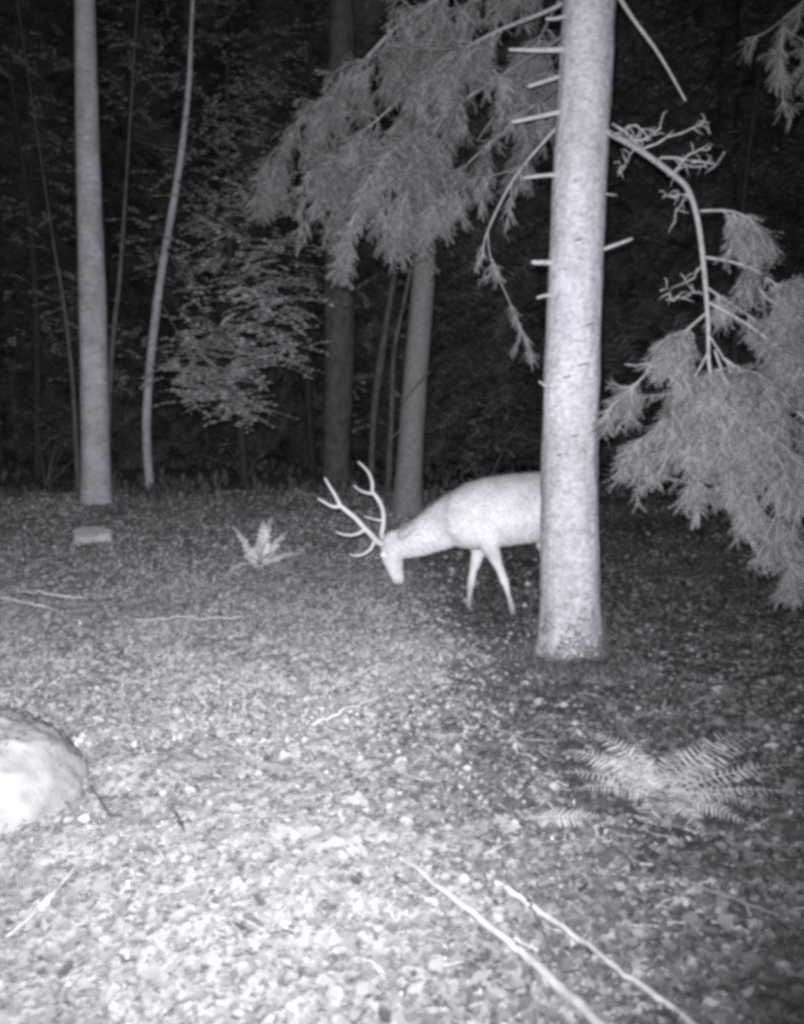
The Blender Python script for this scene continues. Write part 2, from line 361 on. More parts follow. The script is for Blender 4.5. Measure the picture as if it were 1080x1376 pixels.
# ------------------------------------------------------------------ trunks
def trunk_mb(axis, rad, sides=40, step=.05, amp=.02, flare=None, ns=1):
    axis = np.asarray(axis, float); rad = np.asarray(rad, float)
    L = np.linalg.norm(np.diff(axis, axis=0), axis=1).sum(); n = max(8, int(L/step))
    pts = spline(axis, n); r = np.interp(np.linspace(0, len(rad)-1, n), np.arange(len(rad)), rad)
    th = np.arange(sides)/sides*2*math.pi
    h = pts[:, 2]-pts[0, 2]
    R = r[:, None]*np.ones(sides)[None]
    R *= 1+amp*(vnoise((th*ns*4)[None]+0*h[:, None], h[:, None]*5+0*th[None], 7)-.5)*2
    R *= 1+amp*.8*(vnoise((th*ns*9)[None]+0*h[:, None], h[:, None]*22+0*th[None], 9)-.5)*2
    if flare: R *= 1+flare*np.exp(-h/.16)[:, None]*(.7+.5*np.cos(th*4+1)[None])
    V = pts[:, None]+np.stack([R*np.cos(th), R*np.sin(th), 0*R], 2); V = V.reshape(-1, 3)
    i = np.arange(n-1)[:, None]*sides; j = np.arange(sides)[None]; j2 = (j+1) % sides
    a = (i+j).ravel(); b_ = (i+j2).ravel(); c = (i+sides+j2).ravel(); d = (i+sides+j).ravel()
    return MB().add(V, np.concatenate([np.stack([a, b_, c], 1), np.stack([a, c, d], 1)]))
def px_axis(pts, Y): return np.array([P(x, y, Y) for x, y in pts])

# needle twig prototype: a thin stem with flat tapering needles all round it
def twig_proto(k, nn=15):
    r = np.random.default_rng(k+300); V = [[-.012, 0, 0], [.012, 0, 0], [0, 1, 0]]; F = [[0, 1, 2]]
    for q in range(nn):
        y0 = (q+.3)/nn*.95; a = r.uniform(-.5, .5)+(0 if q % 2 else math.pi); l = r.uniform(.17, .26)*(1.15-.5*y0)
        tip = np.array([math.cos(a)*l*.85, y0+l*.75, math.sin(a)*l*.7+.04]); n0 = len(V)
        V += [[0, y0-.035, 0], [0, y0+.045, .0], tip.tolist()]; F += [[n0, n0+1, n0+2]]
    n0 = len(V); V += [[0, .93, 0.015], [.03, .97, 0], [0, 1.12, 0]]; F += [[n0, n0+1, n0+2]]
    return np.array(V), np.array(F)
TW = [twig_proto(k) for k in range(4)]
DOWN = np.array([0, 0, -1.0])
class Spray:                                        # gathers wood tubes and twig placements of a bough
    def __init__(s): s.wood = MB(); s.tD = []; s.tT = []; s.tL = []
    def branchlet(s, p, d, L, droop, r=.004, sub=True, tw=.02, tl=(.06, .14), hang=.35):
        n = max(4, int(L/.05)); pts = [p]; d = d/np.linalg.norm(d)
        for k in range(n):
            d = d+DOWN*droop+rng.normal(0, .17, 3); d /= np.linalg.norm(d); pts.append(pts[-1]+d*L/n)
        pts = np.array(pts); s.wood.tube(pts, np.linspace(r, r*.4, len(pts)), 4, False)
        m = int(L/tw); t = rng.uniform(.06, 1, m)*n; i = np.minimum(t.astype(int), n-1); f = (t-i)[:, None]
        pos = pts[i]*(1-f)+pts[i+1]*f; tan = (pts[i+1]-pts[i])*n/L
        q = np.cross(tan, rng.normal(size=(m, 3))); q /= np.linalg.norm(q, axis=1)[:, None]+1e-9
        s.tD.append(tan*.7+q*.65+DOWN*hang); s.tT.append(pos); s.tL.append(rng.uniform(tl[0], tl[1], m)*(1.15-.5*t/n))
        if sub:
            for k in range(max(1, int(L/.09))):
                u = rng.uniform(.2, .95)*n; j = min(int(u), n-1)
                lat = np.cross(pts[j+1]-pts[j], rng.normal(size=3)); lat /= np.linalg.norm(lat)+1e-9
                s.branchlet(pts[j], (pts[j+1]-pts[j])*n/L*.8+lat*.6+DOWN*.2, L*rng.uniform(.3, .5), droop*1.1, r*.6, False, tw, tl, hang)
    def limb(s, path, r0, r1, every, L, droop=.12, start=.1, end=1.0, tw=.02, tl=(.06, .14), hang=.35, side=.9, down=.35):
        pl = np.linalg.norm(np.diff(path, axis=0), axis=1).sum(); pts = spline(path, max(10, int(pl/.05)))
        s.wood.tube(pts, np.linspace(r0, r1, len(pts)), 7, True)
        T = np.gradient(pts, axis=0); T /= np.linalg.norm(T, axis=1)[:, None]
        nc = max(3, int(pl/.17)); ctr = rng.uniform(start, end, nc); cs = rng.choice([-1, 1], nc); cl_ = rng.uniform(.55, 1.35, nc)
        for k in range(int(pl*(end-start)/every)):
            ci = rng.integers(nc); t = float(np.clip(ctr[ci]+rng.normal(0, .022), start, end)); j = int(t*(len(pts)-1)); d = T[j]
            lat = np.cross(d, [0, 0, 1.0]); lat /= np.linalg.norm(lat)+1e-6
            sd = (cs[ci] if rng.random() < .75 else -cs[ci])*rng.uniform(.3, 1)
            dd = d*rng.uniform(.3, .9)+lat*sd*side+DOWN*rng.uniform(.2, 1)*down*2+rng.normal(0, .38, 3)
            s.branchlet(pts[j], dd, L*cl_[ci]*rng.choice([.45, .8, 1.0, 1.3])*rng.uniform(.8, 1.2)*(1.1-.5*t), droop, .005, True, tw, tl, hang)
    def needles(s):
        D = np.concatenate(s.tD); T = np.concatenate(s.tT); L = np.concatenate(s.tL)
        Mx = basis(D, rng.normal(size=D.shape)+np.array([0, -.4, .8]))*L[:, None, None]; mb = MB()
        for k in range(4):
            q = np.arange(len(T)) % 4 == k; mb.inst(TW[k][0], TW[k][1], Mx[q], T[q])
        return mb
def put_bough(parent, s, label=None, nm='needle', wood='bough'):
    o = s.wood.build('bough', M[wood], parent)
    if label: o['label'] = label
    f = s.needles().build('needles', M[nm], o, False); tag(f, kind='stuff')
    return o

# ---- the big spruce beside the stag
Y0 = 5.75
base = G(768, 893)
spruce = empty('spruce_tree', (base[0], base[1], base[2]), 'thick pale straight trunk at right, hiding the hind part of the stag, with drooping boughs', 'tree')
ax = [P(767, 905, Y0), P(766, 800, Y0), P(765.5, 600, Y0), P(776, 300, Y0), P(791, 10, Y0), P(806, -300, Y0+.02), P(830, -800, Y0+.05)]
pw = Y0/FPX/2
trunk_mb(ax, [86*pw, 81*pw, 75*pw, 70.5*pw, 68*pw, 62*pw, 48*pw], 72, .025, .022, .34, 2).build('trunk', M['bark'], spruce)
mb = MB(); n = 3200; an = rng.uniform(0, 6.28, n); rr_ = .19+.36*rng.random(n)**1.6; xx = base[0]+rr_*np.cos(an); yy = base[1]+rr_*np.sin(an)
Mx = rotz(rng.uniform(0, 6.28, n), rng.uniform(.02, .085, n)); T = np.stack([xx, yy, gz(xx, yy)+.04*np.exp(-(rr_-.17)/.07)-.01], 1)
for k in range(5):
    w = np.arange(n) % 5 == k; V, F = tuft(k+60, 6); mb.inst(V, F, Mx[w], T[w])
n = 5200; hh = np.abs(rng.normal(0, .17, n)); an = rng.uniform(0, 6.28, n); keep = fbm(an*2.2, hh*5, 12) > .30+.5*hh; an = an[keep]; hh = hh[keep]; n = len(an)   # moss climbing the foot of the trunk
rr_ = .205*(1+.34*np.exp(-hh/.16)); cx = P(767, 880, Y0)[0]
T = np.stack([cx+rr_*np.cos(an), Y0+rr_*np.sin(an), base[2]+hh-.03], 1); D = np.stack([np.cos(an), np.sin(an), -.1+0*an], 1)+rng.normal(0, .5, (n, 3))
Mx = basis(np.cross(D, rng.normal(size=(n, 3))), D)*rng.uniform(.010, .026, n)[:, None, None]
for k in range(5):
    w = np.arange(n) % 5 == k; V, F = tuft(k+70, 6); mb.inst(V, F, Mx[w], T[w])
tag(mb.build('moss', M['grass_dark'], None, False), 'dark moss and grass growing round the foot of the big trunk', 'moss', kind='stuff')
def stub(p0, p1, r0, r1, parent=spruce, mat='twig', Y1=None):
    a = P(p0[0], p0[1], Y0-.05); bq = P(p1[0], p1[1], Y1 or Y0-.1); mid = (a+bq)/2+np.array([0, 0, rng.normal(0, .004)])
    pts = spline([a, mid, bq], 9); rr = np.linspace(r0, r1, 9)*(1+rng.normal(0, .06, 9)); rr[-1] *= .6
    MB().tube(pts, rr, 8).build('branch_stub', M[mat], parent)
for p0, p1, r0, r1 in [((762, 66), (683, 66), .018, .010), ((752, 102), (709, 116), .014, .011), ((757, 149), (687, 164), .017, .011), ((752, 234), (702, 239), .014, .008),
                       ((745, 352), (714, 352), .019, .013), ((742, 396), (721, 400), .013, .009), ((762, 20), (733, 25), .013, .009), ((800, 338), (850, 320), .014, .009),
                       ((735, 520), (724, 512), .010, .006), ((800, 258), (829, 262), .006, .003)]:
    stub(p0, p1, r0, r1)
# bark knots and dark scars
for kx, ky, w in [(775, 493, 9), (757, 508, 8), (765, 586, 8), (748, 610, 7), (784, 440, 6), (770, 330, 6), (750, 690, 7)]:
    c = P(kx, ky, Y0); dx = (kx-(766 if ky > 560 else 766+(600-ky)*.033))/37.0
    c[1] = Y0-math.sqrt(max(.05, 1-dx*dx))*37*2*pw*.99
    t = np.linspace(-1, 1, 7); pts = np.stack([c[0]+t*w*pw*2, c[1]+.004*t*t, c[2]+.006*np.sin(t*2)], 1)
    MB().tube(pts, .006*np.sqrt(np.maximum(.05, 1-t*t)), 5).build('bark_scar', M['dark_stick'], spruce)
def pb(*pts): return np.array([P(x, y, 5.75+(Y-5.75)*1.9 if Y > 5.75 else Y) for x, y, Y in pts])
# left boughs: layer on layer, hanging
s = Spray()
s.limb(pb((800, -120, 5.9), (640, -30, 6.2), (545, 25, 6.5), (480, 90, 6.7), (425, 140, 6.9), (380, 200, 7.0), (365, 250, 7.0)), .022, .006, .027, .46, .13, .22)
put_bough(spruce, s)
s = Spray()
s.limb(pb((790, -90, 5.9), (700, -40, 6.3), (620, 10, 6.6), (560, 60, 6.8), (500, 130, 6.9)), .012, .004, .031, .44, .13, .15)
put_bough(spruce, s)
s = Spray()
s.limb(pb((760, 110, 5.8), (720, 140, 6.2), (660, 190, 6.5), (610, 240, 6.6), (585, 290, 6.6)), .012, .004, .031, .36, .13, .2)
put_bough(spruce, s)
s = Spray()
s.limb(pb((775, -10, 5.75), (740, 12, 5.8), (660, 45, 6.0), (600, 82, 6.2), (530, 140, 6.5), (465, 200, 6.7), (425, 260, 6.8)), .016, .005, .027, .46, .13, .26)
put_bough(spruce, s)
s = Spray()
s.limb(pb((770, 40, 5.8), (690, 90, 6.3), (600, 150, 6.6), (530, 200, 6.4), (490, 250, 6.3), (470, 310, 6.25), (462, 345, 6.25)), .016, .005, .019, .40, .15, .30)
s.limb(pb((600, 150, 6.6), (560, 220, 6.5), (540, 280, 6.4), (530, 330, 6.4)), .009, .004, .025, .34, .15, .1)
s.limb(pb((640, 60, 6.9), (585, 110, 7.0), (520, 180, 7.0), (470, 240, 6.9), (440, 300, 6.8)), .010, .004, .031, .40, .14, .1)
put_bough(spruce, s, 'hanging bough with the brightest, lowest tuft of needles')
s = Spray()
s.limb(pb((760, 160, 5.75), (735, 185, 5.8), (690, 240, 5.9), (655, 310, 6.0), (648, 345, 6.0)), .013, .005, .05, .22, .12, .4, tl=(.04, .08))
s.limb(pb((700, 225, 5.9), (650, 240, 6.2), (600, 265, 6.4), (560, 290, 6.5)), .008, .004, .025, .34, .13, .1)
s.limb(pb((655, 310, 6.0), (660, 350, 6.1), (682, 400, 6.2), (705, 455, 6.2), (716, 500, 6.25)), .006, .003, .03, .17, .15, .25, tl=(.04, .08))
put_bough(spruce, s, 'thin bough slanting down left, ending in a small hanging spray')
s = Spray()
s.limb(pb((780, -60, 5.8), (720, 60, 6.4), (680, 130, 6.7), (640, 190, 6.8)), .012, .004, .034, .38, .12, .25)
s.limb(pb((760, 60, 5.8), (730, 110, 6.5), (715, 170, 6.8), (695, 240, 7.0)), .010, .004, .03, .32, .12, .25)
put_bough(spruce, s)
def pp(*pts): return np.array([P(x, y, Y) for x, y, Y in pts])
# bare branch upper right
MB().tube(spline(pp((800, -60, 5.7), (842, 12, 5.5), (885, 72, 5.4), (921, 135, 5.3)), 14), np.linspace(.016, .005, 14), 7).build('branch', M['twig'], spruce)
# right bough
s = Spray()
main = pp((790, 165, 5.72), (822, 180, 5.6), (862, 203, 5.45), (905, 235, 5.3), (925, 256, 5.22), (938, 300, 5.15), (946, 365, 5.1), (951, 430, 5.05), (954, 500, 5.0), (975, 545, 4.98), (990, 610, 4.95))
s.wood.tube(spline(main, 50), np.interp(np.linspace(0, 1, 50), [0, .3, .6, 1], [.020, .017, .015, .005]), 8)
LL = dict(tw=.017, tl=(.055, .12))
s.limb(pp((940, 283, 5.15), (985, 284, 5.1), (1018, 305, 5.1), (1028, 345, 5.1)), .008, .003, 0.0210, 0.230, .14, .1, **LL)
s.limb(pp((946, 345, 5.1), (1000, 357, 5.0), (1060, 395, 4.95), (1120, 450, 4.9)), .009, .004, 0.0210, 0.276, .14, .12, **LL)
s.limb(pp((950, 405, 5.06), (1010, 440, 5.0), (1070, 490, 4.95), (1130, 560, 4.9)), .009, .004, 0.0168, 0.322, .14, .1, **LL)
s.limb(pp((949, 420, 5.06), (905, 460, 5.1), (860, 510, 5.15), (812, 555, 5.2)), .008, .003, 0.0143, 0.253, .10, .1, **LL)
s.limb(pp((953, 470, 5.0), (925, 520, 5.05), (890, 565, 5.1), (850, 600, 5.12)), .007, .003, 0.0143, 0.276, .13, .1, **LL)
s.limb(pp((955, 500, 5.0), (945, 560, 5.0), (925, 620, 5.0), (930, 665, 5.0)), .007, .003, 0.0143, 0.230, .14, .05, **LL)
s.limb(pp((960, 470, 5.0), (985, 545, 4.95), (1000, 610, 4.9), (1015, 680, 4.9), (1030, 715, 4.9)), .008, .003, 0.0143, 0.299, .14, .1, **LL)
s.limb(pp((975, 545, 4.95), (1035, 590, 4.85), (1080, 650, 4.8), (1110, 740, 4.8)), .009, .003, 0.0126, 0.322, .14, .05, **LL)
s.limb(pp((970, 480, 5.0), (1040, 530, 4.9), (1110, 590, 4.85), (1170, 690, 4.8)), .009, .003, 0.0143, 0.322, .14, .1, **LL)
s.limb(pp((905, 560, 5.1), (950, 600, 5.0), (985, 650, 4.95), (1000, 690, 4.95)), .006, .003, 0.0160, 0.230, .14, .0, **LL)
s.limb(pp((948, 385, 5.08), (1000, 420, 5.1), (1050, 450, 5.1), (1110, 500, 5.1)), .007, .003, .014, .26, .14, .05, **LL)
s.limb(pp((985, 560, 4.95), (1030, 640, 4.9), (1050, 710, 4.85), (1066, 770, 4.85)), .007, .003, .013, .24, .14, .0, **LL)
s.limb(pp((952, 450, 5.05), (985, 500, 5.1), (1030, 560, 5.1), (1060, 630, 5.05)), .007, .003, .013, .28, .14, .05, **LL)
s.limb(pp((940, 560, 5.1), (915, 590, 5.12), (880, 610, 5.15), (835, 622, 5.15)), .006, .003, .015, .18, .12, .0, **LL)
s.limb(pp((1000, 357, 5.0), (1030, 400, 4.95), (1075, 430, 4.9), (1120, 500, 4.9)), .006, .003, .016, .24, .14, .0, **LL)
put_bough(spruce, s, 'bright drooping bough on the right side of the trunk')
# sparse lichen-hung twigs where the right bough leaves the trunk
for pts in [((862, 200), (900, 185), (940, 165), (952, 162)), ((880, 215), (925, 214), (960, 218), (975, 205)), ((845, 190), (880, 178), (890, 160)), ((900, 235), (930, 205), (958, 198)),
            ((822, 180), (850, 170), (872, 186)), ((905, 236), (918, 222), (950, 226)), ((850, 200), (842, 218), (834, 226)), ((820, 165), (845, 180), (862, 200)), ((922, 255), (912, 278), (904, 295)), ((925, 260), (905, 262), (892, 265)),
            ((946, 350), (930, 372), (905, 388), (890, 390)), ((948, 395), (925, 395), (900, 402)), ((840, 490), (875, 492), (890, 500))]:
    tb = MB(); q = pp(*[(a, b_, 5.35-.1*k+rng.normal(0, .05)) for k, (a, b_) in enumerate(pts)]); q = spline(q, 10)+rng.normal(0, .008, (10, 3)); tb.tube(q, np.linspace(.007, .003, 10), 5)
    for k in range(7):
        j = rng.integers(2, 9); d = rng.normal(0, 1, 3); d /= np.linalg.norm(d); tb.tube(np.array([q[j], q[j]+d*.04+rng.normal(0, .006, 3), q[j]+d*.075-[0, 0, .012]]), [.0035, .003, .0015], 4)
    tb.build('twig', M['twig'], spruce)
# ---- another spruce bough reaching in at the top right corner: its own young tree
yt = G(1230, 840); young = empty('spruce_tree', yt, 'needle twigs of a spruce cut off at the upper right edge', 'tree')
trunk_mb([yt, yt+[0, 0, 3], yt+[-.05, 0, 7]], [.10, .08, .03], 16, .2).build('trunk', M['bark'], young)
s = Spray()
Yt = yt[1]
s.limb(pp((1228, -110, Yt), (1130, -40, 6.0), (1062, 20, 5.6), (1050, 70, 5.5), (1052, 140, 5.5)), .012, .004, .07, .17, .14, .3)
s.limb(pp((1130, -40, 6.0), (1090, 40, 5.8), (1085, 110, 5.7)), .008, .003, .06, .2, .14, .3)
s.limb(pp((1080, 0, 5.7), (1030, 42, 5.6), (1000, 52, 5.6)), .006, .002, .09, .10, .12, .3)
put_bough(young, s)

# ---- left group
def tree(name, label, pts, Y, widths, mat, cat='tree', group=None, sides=24, flare=.1, amp=.02, top=True):
    b0 = G(pts[0][0], pts[0][1]); Yb = Y if Y else b0[1]
    A = [P(x, y, Yb) for x, y in pts]; A[0] = np.array([A[0][0], A[0][1], float(gz(A[0][0], A[0][1]))-.06])
    if top:
        d = A[-1]-A[-2]; d /= np.linalg.norm(d); A.append(A[-1]+d*3.5); widths = list(widths)+[widths[-1]*.5]
    r = np.array(widths)*Yb/FPX/2
    root = empty(name, A[0]+[0, 0, .06], label, cat, group)
    trunk_mb(A, r, sides, .06, amp, flare).build('trunk', M[mat], root)
    return root, Yb, A
pale, Yp, Ap = tree('pine_tree', 'straight pale tree trunk standing at the left, thickest of the left group',
                [(129, 676), (128, 600), (124, 400), (118, 200), (114, 10), (113, -60)], None, [42, 38, 35, 30, 26, 25], 'pale_bark', flare=.18)
sap, Ys, As = tree('beech_sapling', 'slim curved sapling right of the pale trunk, leafy crown spreading to its right',
               [(203, 668), (197, 560), (212, 400), (240, 230), (253, 120), (258, 20)], None, [12, 11.5, 11, 9, 7, 5], 'pale_bark', sides=14, flare=.2)
for lab, pts, wd, yo in [('thin bare stem leaning left of the pale trunk', [(104, 622), (98, 520), (86, 410), (74, 340), (62, 260)], [7, 6, 5, 3.5, 2], 13.0),
                         ('thin bare stem rising just right of the pale trunk', [(142, 640), (150, 480), (160, 380), (166, 300), (173, 190)], [8, 7, 6, 5, 3], 12.6),
                         ('thin stem close to the left of the slanting background trunk', [(522, 672), (526, 560), (530, 470), (548, 380)], [7, 7, 6, 5], 13.2),
                         ('crooked stem between the broad dim trunk and the slanting trunk', [(498, 660), (502, 560), (512, 480), (520, 430)], [9, 9, 12, 9], 14.5)]:
    tree('sapling', lab, pts, yo, wd, 'dark_bark', 'sapling', sides=10, flare=.1)
mid, Ym, _ = tree('spruce_tree', 'slanting dim trunk in the middle background, behind the antlers', [(545, 690), (549, 640), (557, 520), (567, 400), (573, 300), (578, 150)], None, [44, 37, 33, 31, 28, 25], 'mid_bark', flare=.25)
q = spline([P(540, 545, Ym-.3), P(556, 522, Ym-.3), P(572, 505, Ym-.25), P(580, 498, Ym-.2)], 8)
MB().tube(q, .012, 6).build('branch', M['dark_stick'], mid)
q = spline([P(552, 560, Ym-.1), P(535, 580, Ym-.2), P(522, 600, Ym-.2), P(520, 660, Ym-.2)], 10)
MB().tube(q, .009, 6).build('branch', M['dark_bark'], mid)
tree('spruce_tree', 'broad dim trunk left of the slanting trunk, in the dark', [(452, 648), (452, 600), (456, 480), (456, 340), (458, 150)], None, [40, 38, 40, 42, 40], 'dark_bark', amp=.06, flare=.15)

# ---- beech leaves
def leaf_spray(stem, mb_pos, p, d, L, size):
    n = max(5, int(L/.035)); d = d/np.linalg.norm(d); pts = [p]
    for k in range(6):
        d = d+np.array([0, 0, -.05])+rng.normal(0, .07, 3); d /= np.linalg.norm(d); pts.append(pts[-1]+d*L/6)
    pts = np.array(pts); stem.tube(pts, np.linspace(.004, .0015, 7), 3, False)
    t = np.linspace(.1, 6, n); i = np.minimum(t.astype(int), 5); f = (t-i)[:, None]; pos = pts[i]*(1-f)+pts[i+1]*f
    tan = pts[i+1]-pts[i]; tan /= np.linalg.norm(tan, axis=1)[:, None]
    lat = np.cross(tan, [0, 0, 1.0]); lat /= np.linalg.norm(lat, axis=1)[:, None]+1e-9
    sg = np.where(np.arange(n) % 2, 1, -1)[:, None]
    D = tan*.6+lat*sg*.9+rng.normal(0, .15, (n, 3)); D[:, 2] -= .15
    N = np.stack([rng.normal(0, .4, n), rng.normal(-.75, .4, n), np.ones(n)], 1)
    mb_pos.append((D, N, pos, rng.uniform(.75, 1.2, n)*size))
def crown(parent, blobs, size, mat, wood='twig', name='crown', L=(.25, .5)):
    st = MB(); acc = []
    for c, rad, n in blobs:
        for k in range(n):
            u = rng.normal(size=3); u /= np.linalg.norm(u); u *= rng.random()**.4
            p = np.asarray(c)+u*np.asarray(rad); a = rng.uniform(0, 6.28)
            leaf_spray(st, acc, p, np.array([math.cos(a), math.sin(a), rng.uniform(-.3, .25)]), rng.uniform(*L), size)
    D, N, T, S = [np.concatenate([a[k] for a in acc]) for k in range(4)]
    Mx = basis(D, N)*S[:, None, None]; mb = MB()
    for k in range(4):
        q = np.arange(len(T)) % 4 == k; mb.inst(curled(k+10), LEAFF, Mx[q], T[q])
    o = mb.build(name, M[mat], parent, False); tag(o, kind='stuff')
    st.build('twigs', M[wood], o)
    return o
def blob(x, y, Y, rx, ry, rz, n): return (P(x, y, Y), (rx*Y/FPX, rz, ry*Y/FPX), n)
# limbs carrying the beech crown
lm = MB()
for pts in [((238, 240, Ys), (275, 300, Ys-.5), (320, 370, Ys-1.0), (365, 420, Ys-1.2)), ((222, 330, Ys), (260, 400, Ys-.6), (300, 460, Ys-1.0), (330, 520, Ys-1.1)), ((248, 170, Ys), (290, 200, Ys-.4), (340, 260, Ys-.6)),
            ((212, 400, Ys), (240, 450, Ys-.4), (265, 510, Ys-.7)), ((240, 230, Ys), (215, 200, Ys+.3), (190, 190, Ys+.4))]:
    lm.tube(spline(pp(*pts), 14), np.linspace(.016, .004, 14), 6)
lm.build('limb', M['dark_bark'], sap)
crown(sap, [blob(300, 470, Ys-1.0, 66, 46, .45, 80), blob(268, 520, Ys-.8, 50, 34, .4, 50), blob(325, 535, Ys-1.1, 46, 36, .4, 50), blob(365, 420, Ys-1.2, 54, 50, .45, 66),
            blob(385, 475, Ys-1.2, 40, 26, .4, 24), blob(340, 345, Ys-.9, 50, 46, .5, 34), blob(265, 430, Ys-.7, 40, 50, .4, 26), blob(250, 490, Ys-.6, 30, 25, .3, 14), blob(395, 380, Ys-1.1, 40, 60, .5, 30), blob(300, 290, Ys-.4, 60, 50, .6, 26), blob(270, 370, Ys-.5, 50, 50, .5, 26), blob(350, 250, Ys-.5, 50, 50, .5, 24)], .072, 'beech')
# dimmer leafy trees behind
def bgtree(name, label, bx, by, Y, h, r, blobs, size, mat='far_beech', group=None, L=(.3, .6)):
    b0 = P(bx, by, Y); b0[2] = float(gz(b0[0], b0[1]))-.05
    root = empty(name, b0+[0, 0, .05], label, 'tree', group)
    trunk_mb([b0, b0+[rng.normal(0, .1), 0, h*.5], b0+[rng.normal(0, .2), 0, h]], [r, r*.75, r*.3], 14, .15, .03, .2).build('trunk', M['bg_bark'], root)
    crown(root, blobs, size, mat, 'bg_bark', L=L)
    return root
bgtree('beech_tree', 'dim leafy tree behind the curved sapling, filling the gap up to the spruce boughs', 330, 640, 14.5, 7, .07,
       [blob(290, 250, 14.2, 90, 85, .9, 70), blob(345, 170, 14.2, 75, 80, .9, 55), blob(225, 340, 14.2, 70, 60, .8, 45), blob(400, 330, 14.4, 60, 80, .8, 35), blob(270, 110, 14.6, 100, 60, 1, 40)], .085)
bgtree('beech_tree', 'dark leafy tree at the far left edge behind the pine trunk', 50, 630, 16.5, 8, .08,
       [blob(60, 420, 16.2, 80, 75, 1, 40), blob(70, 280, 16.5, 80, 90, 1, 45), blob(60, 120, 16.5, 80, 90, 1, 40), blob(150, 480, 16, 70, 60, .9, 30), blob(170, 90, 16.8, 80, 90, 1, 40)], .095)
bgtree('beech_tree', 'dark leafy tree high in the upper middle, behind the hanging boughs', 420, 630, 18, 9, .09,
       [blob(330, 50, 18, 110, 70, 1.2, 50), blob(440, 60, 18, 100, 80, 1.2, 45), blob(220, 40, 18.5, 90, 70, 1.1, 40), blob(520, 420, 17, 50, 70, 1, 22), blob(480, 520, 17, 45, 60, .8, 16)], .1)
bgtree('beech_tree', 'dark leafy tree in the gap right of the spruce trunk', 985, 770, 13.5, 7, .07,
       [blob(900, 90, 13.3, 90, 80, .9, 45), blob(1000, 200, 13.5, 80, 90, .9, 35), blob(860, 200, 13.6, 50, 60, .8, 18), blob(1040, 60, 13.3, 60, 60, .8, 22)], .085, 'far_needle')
# dark shrubs low in the background
for lab, bx, by, Y, bl in [('low dark shrub at the left edge under the bare stems', 60, 620, 14.0, (70, 575, 14, 75, 28)),
                           ('low dark shrub between the curved sapling and the broad dim trunk', 330, 625, 15.0, (330, 605, 15, 80, 22)),
                           ('dark shrub behind the back of the stag', 650, 640, 12.5, (645, 590, 12.5, 55, 60)),
                           ('dark shrub low under the right bough', 940, 800, 9.5, (950, 780, 9.5, 90, 22))]:
    b0 = P(bx, by, Y); b0[2] = float(gz(b0[0], b0[1]))
    root = empty('shrub', b0, lab, 'shrub')
    sm = MB()
    for k in range(5):
        e = P(bl[0]+rng.normal(0, bl[3]*.5), bl[1]+rng.normal(0, bl[4]*.4), Y+rng.normal(0, .25)); sm.tube(spline([b0, (b0+e)/2+[0, 0, .1], e], 8), np.linspace(.014, .004, 8), 5)
    sm.build('stem', M['dark_bark'], root)
    crown(root, [blob(*bl[:5], .5, 40)], .06, 'far_needle', 'dark_bark', name='foliage', L=(.15, .35))

# ---- far dark spruces
def far_spruce(seed):
    r = np.random.default_rng(seed); root = empty('far_spruce', (0, 0, 0), 'dark spruce far back in the night wood, hardly lit', 'tree', 'spruces deep in the dark wood')
    trunk_mb([(0, 0, -.2), (r.normal(0, .1), 0, 6), (r.normal(0, .2), 0, 13)], [.2, .15, .03], 10, .4, .03, .2).build('trunk', M['bg_bark'], root)
    mb = MB(); n = 3400; h = .8+13.0*r.random(n)**.85; rad = (14.2-h)*.19*np.sqrt(r.uniform(.15, 1, n)); a = r.uniform(0, 6.28, n)
    T = np.stack([rad*np.cos(a), rad*np.sin(a), h-.25*rad], 1); D = np.stack([np.cos(a), np.sin(a), -.55+r.normal(0, .2, n)], 1)+r.normal(0, .25, (n, 3))
    L = r.uniform(.4, .85, n); Mx = basis(D, np.tile([0, 0, 1.0], (n, 1))+r.normal(0, .4, (n, 3)))*L[:, None, None]
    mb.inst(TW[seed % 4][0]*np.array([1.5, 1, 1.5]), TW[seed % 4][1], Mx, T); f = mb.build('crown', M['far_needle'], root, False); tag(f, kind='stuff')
    return root
protos = [far_spruce(k) for k in range(3)]
spots = [(-7.5, 22), (-4.6, 25), (-2.2, 21), (.2, 24), (2.4, 19.5), (4.2, 23), (6.4, 20), (8.2, 26), (-10, 27), (-6, 30), (-1, 29), (2, 31), (5.5, 30), (9.5, 32), (-12, 34), (-8.5, 37), (-3.5, 36), (.8, 38), (4, 37), (7.6, 39),
         (11.5, 36), (-14, 41), (13, 42), (3.6, 17.0), (6.0, 16.5)]
spots += [(-14.5, 23), (-11.5, 22), (-16, 25), (-9.6, 20.5)]
spots += [(-13+2.6*k+rng.normal(0, .5), 27+rng.uniform(-1.5, 2)) for k in range(11)]+[(-20+3.0*k+rng.normal(0, .6), 34+rng.uniform(-2, 3)) for k in range(14)]+[(-24+3.4*k, 46+rng.uniform(-3, 4)) for k in range(15)]
for k, (x, y) in enumerate(spots):
    o = protos[k] if k < 3 else copy_tree(protos[k % 3])
    s = rng.uniform(.85, 1.2); o.location = (x, y, float(gz(x, y))); o.scale = (s, s, s); o.rotation_euler = (0, 0, rng.uniform(0, 6.28))

